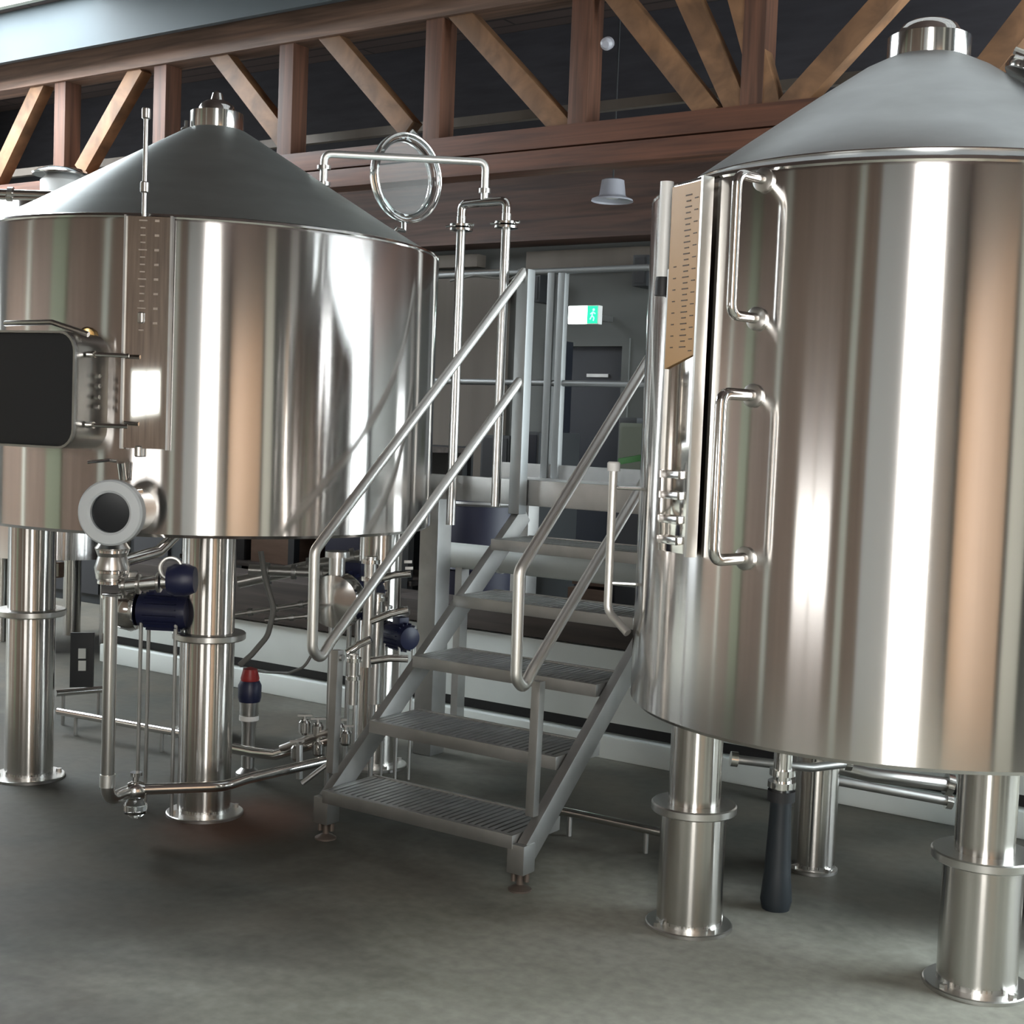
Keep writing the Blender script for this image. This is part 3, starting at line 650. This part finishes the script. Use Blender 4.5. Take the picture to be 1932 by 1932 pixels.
# pump sets
def pump(p, axis, s, label, mcol='blue', cap=None):
    p = Vector(p); ax = Vector(axis).normalized(); o = thing('pump', (p.x, p.y, 0), label, 'pump', 'process pumps')
    mo = MB().lathe([(.05*s, 0), (.075*s, .01*s), (.078*s, .05*s), (.078*s, .2*s), (.07*s, .23*s), (.03*s, .24*s), (0, .24*s)], p, ax, 32).build('motor', mcol, o)
    fi = MB(); x = Vector((0, 0, 1)); y = ax.cross(x)
    for k in range(18):
        a = 2*PI*k/18; n = x*math.cos(a)+y*math.sin(a); fi.obox(p+ax*.12*s+n*.082*s, n, ax.cross(n), ax, .009*s, .0025*s, .075*s)
    fi.build('cooling_fin', mcol, mo, smooth=False)
    MB().lathe([(.02*s, -.09*s), (.09*s, -.08*s), (.10*s, -.03*s), (.09*s, 0), (.05*s, .005*s)], p, ax, 32).build('pump_casing', 'polish', o)
    MB().cyl(p-ax*.05*s, p-ax*.05*s+ZZ*.16*s, .028*s, 18).cyl(p-ax*.05*s+ZZ*.15*s, p-ax*.05*s+ZZ*.17*s, .042*s, 18).build('outlet_stub', 'pipe', o)
    MB().obox(p+ax*.12*s+ZZ*.095*s, ax, y, x, .04*s, .035*s, .025*s, .004).build('terminal_box', mcol, mo)
    sb_ = MB()
    for k in (.03*s, .19*s):
        for sd_ in (-.05*s, .05*s): q = p+ax*k+y*sd_; sb_.cyl((q.x, q.y, 0), (q.x, q.y, p.z-.05*s), .009*s, 10)
    sb_.build('pump_stand', 'frame', o)
    return o
pump(at(645, 1130, 5.75), (-.3, .95, 0), 1.2, 'dark blue pump under the right side of the left tank, behind the handrail')
pump(at(735, 1195, 6.05), (.95, -.3, 0), .7, 'small blue pump beside the lower end of the left handrail')
pump(at(262, 1150, 5.3), (.9, .5, 0), .85, 'blue pump half hidden behind the vertical drain pipe')
pp = at(470, 1345, 5.9)
uv = thing('upright_pump', (pp.x, pp.y, 0), 'upright pump with red cap standing right of the front leg of the left tank', 'pump')
MB().lathe([(.05, 0), (.05, .03), (.028, .05), (.03, pp.z-.05), (.04, pp.z), (.042, pp.z+.05)], (pp.x, pp.y, 0), n=28).build('pump_column', 'pipe', uv)
MB().lathe([(.045, pp.z+.05), (.05, pp.z+.07), (.05, pp.z+.12), (.04, pp.z+.14)], (pp.x, pp.y, 0), n=28).build('pump_head', 'blue', uv)
MB().lathe([(.038, pp.z+.14), (.04, pp.z+.15), (.03, pp.z+.19), (0, pp.z+.2)], (pp.x, pp.y, 0), n=24).build('pump_cap', 'red', uv)
MB().lathe([(.042, pp.z-.03), (.042, pp.z-.01)], (pp.x, pp.y, 0), n=24).build('pump_band', 'whiteplastic', uv)
# floor manifold by the stair foot
fm = thing('floor_manifold', onZ(560, 1440, 0), 'low steel manifold with small valves on the floor left of the stair foot', 'manifold')
MB().tube([at(440, 1412, 5.75), at(480, 1420, 5.7), at(520, 1424, 5.65), at(560, 1412, 5.6), at(625, 1395, 5.55)], .022, 14).build('manifold_pipe', 'polish', fm)
MB().tube([at(530, 1412, 5.6), at(590, 1390, 5.55), at(640, 1375, 5.5)], .014, 12).build('manifold_pipe', 'pipe', fm)
for x, y in ((575, 1372), (600, 1378), (600, 1412), (560, 1420), (640, 1380), (652, 1392)):
    q = at(x, y, 5.55); vb = MB().lathe([(.016, -.03), (.024, -.02), (.024, .02), (.016, .03)], q, ZZ, 18).build('small_valve', 'polish', fm)
    MB().cyl(q+ZZ*.03, q+ZZ*.045, .008, 10).obox(q+ZZ*.048, RR, fw, ZZ, .03, .006, .004).build('valve_lever', 'pipe', vb)
MB().tube([at(570, 1478, 5.3), at(600, 1455, 5.3), at(618, 1442, 5.3)], .010, 10).build('manifold_leg', 'frame', fm)
MB().beam(at(565, 1470, 5.5), at(565, 1405, 5.5)*1.0, .02, .02).build('manifold_leg', 'frame', fm)
# standpipes in front of the rear right leg
sp_ = thing('standpipe', onZ(690, 1330, 0), 'short upright steel pipes with clamps between left tank and stair', 'pipe')
for (x, y0, y1, t, r) in ((668, 1235, 1330, 5.35, .02), (700, 1050, 1260, 5.6, .026), (713, 1120, 1330, 5.7, .028)):
    a = at(x, y0, t); b = at(x-4, y1, t); pu = MB().cyl((a.x, a.y, b.z), a, r, 18).build('upright', 'pipe', sp_)
    for dz_ in (.02, .09): MB().lathe([(r*1.5, -.008), (r*1.5, .008)], (a.x, a.y, a.z-dz_), n=20).build('pipe_clamp', 'polish', pu)
for (p, q, t) in (((655, 1232), (700, 1206), 5.4), ((700, 1172), (770, 1150), 5.6), ((715, 1093), (775, 1082), 5.7), ((700, 1247), (770, 1243), 5.5)):
    MB().tube([at(*p, t), at((p[0]+q[0])/2, (p[1]+q[1])/2-3, t), at(*q, t)], .015, 12).build('crosspipe', 'polish', sp_)
for (x, y) in ((770, 1060), (772, 1072)): q = at(x, y, 5.65); MB().obox(q, RR, fw, ZZ, .016, .008, .006, .002).build('clip', 'whiteplastic', sp_)
# dark header pipes beneath the left tank
for (p, q, t, r, lab) in (((450, 1098), (720, 1040), 6.6, .03, 'upper dark header pipe below the left tank'), ((470, 1075), (640, 1082), 6.4, .025, 'middle steel header pipe below the left tank'), ((440, 1160), (600, 1135), 6.3, .012, 'thin conduit between front leg and blue pump'), ((500, 1170), (600, 1160), 6.0, .010, 'pale conduit above the white wall left of the handrail')):
    P = [at(*p, t), at(*q, t)]; o = thing('header_pipe', P[0], lab, 'pipe', 'pipes beneath the left tank'); MB().tube(P, r, 14).build('pipe_run', 'pipe', o)
    for k in (.2, .5, .8): MB().lathe([(r*1.5, -.01), (r*1.5, .01)], P[0].lerp(P[1], k), P[1]-P[0], 16).build('pipe_clamp', 'frame', o)
for (p, q, z, lab) in (((110, 1342), (342, 1384), .10, 'bright floor pipe running between the front legs of the left tank'), ((105, 1308), (200, 1300), .16, 'short floor pipe right of the outer leg of the left tank'), ((1046, 1527), (1252, 1571), .09, 'bright floor pipe from the stair foot to the right tank leg')):
    P = [onZ(*p, z), onZ(*q, z)]; o = thing('floor_pipe', (P[0].x, P[0].y, 0), lab, 'pipe', 'pipes along the floor'); MB().tube(P, .017, 14).build('pipe_run', 'polish', o)
    for k in (.15, .85): c_ = P[0].lerp(P[1], k); MB().cyl((c_.x, c_.y, 0), (c_.x, c_.y, z), .009, 10).build('pipe_foot', 'frame', o)
# hanging hose
hp = [at(492, 1040, 5.7), at(500, 1090, 5.7), at(517, 1150, 5.7), at(505, 1200, 5.7), at(475, 1235, 5.7), at(452, 1255, 5.7)]
tag(MB().tube(fillet(hp, .1, 6), .012, 12).build('hose', 'cable', None, hp[0]), 'grey hose hanging between left tank and white wall', 'hose')
cp = [at(590, 1232, 5.5), at(575, 1258, 5.5), at(545, 1270, 5.6), at(500, 1268, 6.2), at(460, 1262, 6.25)]
tag(MB().tube(fillet(cp, .08, 6), .006, 10).build('cable', 'cable', None, cp[0]), 'thin dark cable drooping before the white wall', 'cable')
# control boxes in the gloom left
for (x, y, w, h, t, lab) in ((107, 1075, .05, .07, 6.2, 'small pale junction box beside the outer leg of the left tank'),):
    q = at(x, y, t); o = thing('junction_box', q, lab, 'box'); MB().obox(q, RR, fw, ZZ, w/2, .03, h/2, .005).build('box_body', 'card', o); MB().obox(q-fw*.032, RR, fw, ZZ, w/2-.006, .003, h/2-.006).build('box_lid', 'trim', o)
lb_ = at(155, 1245, 6.0); o = thing('label_board', lb_, 'black board with two white squares behind the left tank legs', 'board')
MB().obox(lb_, RR, fw, ZZ, .05, .01, .12, .003).build('backing', 'black', o)
for y in (1233, 1256): q = at(155, y, 5.975); MB().obox(q, RR, fw, ZZ, .016, .003, .022).build('square', 'white', o)
for i_, y in enumerate((1172, 1236, 1258, 1277)):
    pass

# ------------------------------------------------------------------ things on and under the platform
wp = thing('insulated_pipe', (-4.0, 5.75, 0), 'thick white insulated pipe running under the platform', 'pipe')
a = onB(862, 1040, 5.45); b = onB(1192, 1066, 5.45)
MB().tube([(-4.2, 5.45, a.z-.02), (-1.9, 5.45, a.z-.02)], .062, 28).build('jacket', 'white', wp)
for x in (-3.75, -2.75): MB().lathe([(.066, -.012), (.066, .012)], (x, 5.45, a.z-.02), (1, 0, 0), 28).build('jacket_band', 'rail', wp)
for x in (-3.98, -2.2): MB().box((x-.02, 5.42, 0), (x+.02, 5.48, a.z-.07)).build('pipe_stand', 'frame', wp)
nb = thing('drum', (-4.15, 6.3, 0), 'navy blue drum under the platform behind the white pipe', 'drum')
q = onB(905, 985, 6.3); MB().lathe([(.25, .0), (.26, .02), (.26, .3), (.268, .31), (.26, .32), (.26, .75), (.268, .76), (.26, .77), (.26, q.z+.10), (.25, q.z+.12), (0, q.z+.12)], (q.x, 6.3, 0), n=48).build('drum_body', 'navy', nb)
MB().lathe([(.262, q.z+.10), (.268, q.z+.112), (.262, q.z+.125)], (q.x, 6.3, 0), n=48, cap=False).build('drum_rim', 'frame', nb)
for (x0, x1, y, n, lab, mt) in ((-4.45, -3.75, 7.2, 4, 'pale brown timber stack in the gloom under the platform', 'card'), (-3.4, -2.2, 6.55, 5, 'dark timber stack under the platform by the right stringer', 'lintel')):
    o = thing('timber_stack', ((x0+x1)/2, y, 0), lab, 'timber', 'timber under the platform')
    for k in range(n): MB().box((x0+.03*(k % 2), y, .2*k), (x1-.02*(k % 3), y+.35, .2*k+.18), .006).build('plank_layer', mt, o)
rk = thing('dark_rack', (-5.95, 6.5, 0), 'dark equipment rack added to darken the space behind the white wall, below the left tank', 'rack')  # rack added to darken the background below the left tank
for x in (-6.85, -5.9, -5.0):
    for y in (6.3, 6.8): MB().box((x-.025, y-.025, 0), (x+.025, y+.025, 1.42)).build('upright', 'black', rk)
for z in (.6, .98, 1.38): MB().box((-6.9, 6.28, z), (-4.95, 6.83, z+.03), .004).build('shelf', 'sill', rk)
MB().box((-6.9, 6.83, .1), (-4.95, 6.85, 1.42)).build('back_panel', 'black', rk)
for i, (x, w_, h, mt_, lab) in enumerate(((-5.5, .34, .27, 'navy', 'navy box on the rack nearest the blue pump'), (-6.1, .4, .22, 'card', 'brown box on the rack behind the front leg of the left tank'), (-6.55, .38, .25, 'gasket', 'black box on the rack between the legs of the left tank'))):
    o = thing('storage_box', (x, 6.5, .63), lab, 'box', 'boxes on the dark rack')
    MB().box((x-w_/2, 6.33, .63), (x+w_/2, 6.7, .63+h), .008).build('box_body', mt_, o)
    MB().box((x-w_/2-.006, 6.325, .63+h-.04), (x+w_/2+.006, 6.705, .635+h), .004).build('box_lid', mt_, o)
cu = thing('dark_cupboard', (-9.3, 7.45, 0), 'added black cupboard standing in for the dark behind the outer leg of the left tank', 'cupboard')  # added to keep the background dark behind the outer leg
MB().box((-11.0, 7.25, 0), (-7.5, 7.7, 1.9), .01).build('carcass', 'black', cu)
for x in (-10.6, -9.2, -8.4): MB().box((x-.33, 7.225, .08), (x+.33, 7.25, 1.82), .004).build('door', 'gasket', cu)
# exit sign
es = onB(1100, 594, 8.6); o = thing('exit_sign', es, 'lit white and green exit sign above the dark door', 'sign')
sx = Vector((1, 0, 0))
w = .128; hh = .068
MB().box((es.x-w, 8.6, es.z-hh), (es.x+w, 8.66, es.z+hh), .006).build('sign_housing', 'whiteplastic', o)
MB().box((es.x-w+.006, 8.594, es.z-hh+.006), (es.x+w*.28, 8.60, es.z+hh-.006)).build('white_panel', emit('sign_white', (.8, 1, .95), 4), o)
MB().box((es.x+w*.30, 8.594, es.z-hh+.006), (es.x+w-.006, 8.60, es.z+hh-.006)).build('green_panel', emit('sign_green', (.02, .5, .25), 1.0), o)
pm = MB(); cx = es.x+w*.66; pm.lathe([(0, 0), (.010, 0), (.010, .002), (0, .002)], (cx+.008, 8.5925, es.z+.035), (0, 1, 0), 14)
for (p, q) in (((.004, .022), (-.004, -.008)), ((-.004, -.008), (.014, -.022)), ((.014, -.022), (.008, -.045)), ((-.004, -.008), (-.02, -.035)), ((.004, .018), (.024, .006)), ((.004, .018), (-.018, .004))):
    pm.beam((cx+p[0], 8.592, es.z+p[1]), (cx+q[0], 8.592, es.z+q[1]), .002, .009, (0, 1, 0), 0)
pm.build('running_figure', emit('sign_figure', (.25, .95, .6), 1.2), o)
MB().box((es.x-.02, 8.66, es.z-.02), (es.x+.02, YB, es.z+.02)).build('sign_bracket', 'frame', o)
# pendant lamp
pl = onB(1155, 380, 8.0); pt_ = onB(1152, 338, 8.0); o = thing('pendant_lamp', pl, 'grey pendant lamp hanging over the platform under the roof truss', 'lamp')
h_ = pt_.z-pl.z
MB().lathe([(.14, 0), (.136, .012), (.095, .03), (.088, .04), (.075, h_-.01), (.05, h_), (.0, h_+.005)], (pl.x, 8.0, pl.z), n=48, cap=False).build('lamp_shade', 'lampgrey', o)
MB().lathe([(0, .02), (.04, .02), (.055, .06), (.03, .09), (0, .09)], (pl.x, 8.0, pl.z), n=24).build('bulb', 'whiteplastic', o)
MB().cyl((pl.x, 8.0, pl.z+h_), (pl.x, 8.0, ZC), .006, 8).build('lamp_cord', 'black', o)
sd = onB(1146, 82, 6.85); o = thing('spotlight', sd, 'tiny pale spotlight fixed to the truss above the pendant lamp', 'lamp')
MB().lathe([(.02, -.03), (.036, -.02), (.036, .02), (.02, .035)], sd, (.2, -.9, -.4), 20).build('spot_head', 'lampgrey', o)
MB().cyl(sd, (sd.x-.03, YT-.02, sd.z+.03), .008, 8).build('spot_arm', 'black', o)
# loudspeaker and dark fittings on the back wall
def wallbox(nm, x0, y0, x1, y1, b, dpt, mt, lab, cat, face=None, grp=None, floor=False):
    p = onB(x0, y1, b); q = onB(x1, y0, b); o = thing(nm, ((p.x+q.x)/2, b, min(p.z, q.z)), lab, cat, grp)
    lo = (min(p.x, q.x), b, 0 if floor else min(p.z, q.z)); hi = (max(p.x, q.x), b+dpt, max(p.z, q.z))
    MB().box(lo, hi, .008).build('casing', mt, o)
    if face: MB().box((lo[0]+.02, b-.006, lo[2]+.02), (hi[0]-.02, b, hi[2]-.02)).build('front_panel', face, o)
    return o
wallbox('loudspeaker', 1003, 517, 1020, 570, 8.78, .22, 'black', 'black loudspeaker on the back wall beside the stair post', 'loudspeaker', 'gasket')
wallbox('extractor_fan', 1192, 480, 1222, 540, 8.6, .4, 'black', 'dark round edged fan box high on the back wall by the right tank', 'fan', 'gasket')
wallbox('storage_cabinet', 905, 822, 962, 900, 7.4, .5, 'black', 'black cabinet on the far side of the platform left of the stair post', 'cabinet', 'gasket', 'dark cabinets beyond the platform', True)
wallbox('storage_cabinet', 966, 815, 1018, 900, 7.4, .5, 'black', 'black cabinet on the far side of the platform behind the stair post', 'cabinet', 'darkdoor', 'dark cabinets beyond the platform', True)
wallbox('side_panel', 1028, 640, 1041, 900, 8.4, .3, 'darkdoor', 'narrow dark cupboard left of the double guard post', 'cupboard', 'darkdoor', None, True)
wallbox('equipment_box', 1165, 800, 1240, 890, 6.6, .4, 'drabbox', 'olive green box beside the right tank beyond the platform', 'box', 'drabbox')
wallbox('storage_cabinet', 1160, 893, 1245, 1000, 6.58, .5, 'darkdoor', 'dark cabinet under the olive green box', 'cabinet', 'gasket', 'dark cabinets beyond the platform', True)
wallbox('flat_case', 1168, 788, 1202, 804, 6.7, .15, 'black', 'flat black case lying on the olive box', 'case')
tag(MB().obox(at(1195, 866, 5.3), (.8, .5, .2), (-.5, .8, 0), ZZ, .06, .03, .012, .004).build('green_tray', 'green', None, at(1195, 866, 5.3)), 'green plastic tray on the platform edge by the right tank', 'tray')
# another tank far left behind
tb = at(118, 352, 9.0)
t3 = thing('brewing_tank', (tb.x, tb.y, 0), 'pale domed tank glimpsed behind the left tank at the picture edge', 'brewing tank', 'steel brewing tanks')
zt3 = at(118, 372, 9.0).z
MB().lathe([(.5, .6), (.5, zt3-.10), (.48, zt3-.06), (.3, zt3-.01), (.15, zt3+.01)], (tb.x, tb.y, 0), n=80).build('shell', 'shell', t3)
MB().lathe([(.14, zt3), (.14, zt3+.10), (.10, zt3+.14), (0, zt3+.16)], (tb.x, tb.y, 0), n=40).build('dome_neck', 'whiteplastic', t3)
MB().lathe([(.12, zt3+.14), (.19, zt3+.135), (.195, zt3+.145), (.15, zt3+.175), (0, zt3+.19)], (tb.x, tb.y, 0), n=40).build('vent_cap', 'polish', t3)
for k in range(4):
    a = k*PI/2+.6; MB().cyl((tb.x+.36*math.cos(a), tb.y+.36*math.sin(a), 0), (tb.x+.36*math.cos(a), tb.y+.36*math.sin(a), .62), .06, 20).build('leg', 'leg', t3)
for (p, q, r, lab) in (((-40, 362), (112, 368), .022, 'bright overhead pipe behind the left tank roof, upper of two'), ((-40, 372), (104, 374), .014, 'thin overhead pipe behind the left tank roof, lower of two')):
    P = [at(*p, 8.0), at(*q, 8.0)]; P[1].z = P[0].z+.0 if False else P[1].z
    o = thing('overhead_pipe', P[0], lab, 'pipe', 'overhead pipes at the left'); MB().tube([P[0], P[1], P[1]+(P[1]-P[0]).normalized()*.6], r, 14).build('pipe_run', 'polish', o)
    MB().lathe([(r*1.6, -.015), (r*1.6, .015)], P[0].lerp(P[1], .4), P[1]-P[0], 18).build('pipe_clamp', 'pipe', o)

# ------------------------------------------------------------------ world and view
w = bpy.data.worlds.new('world'); sc.world = w; w.use_nodes = True
w.node_tree.nodes['Background'].inputs[0].default_value = (.6, .7, .8, 1); w.node_tree.nodes['Background'].inputs[1].default_value = .3
sc.cycles.use_denoising = True
sc.cycles.max_bounces = 8; sc.cycles.glossy_bounces = 5; sc.cycles.diffuse_bounces = 4
sc.cycles.sample_clamp_indirect = 6; sc.cycles.caustics_reflective = False; sc.cycles.caustics_refractive = False
sc.view_settings.view_transform = 'Standard'; sc.view_settings.look = 'None'; sc.view_settings.exposure = 1.3; sc.view_settings.gamma = 1; sc.view_settings.use_curve_mapping = False
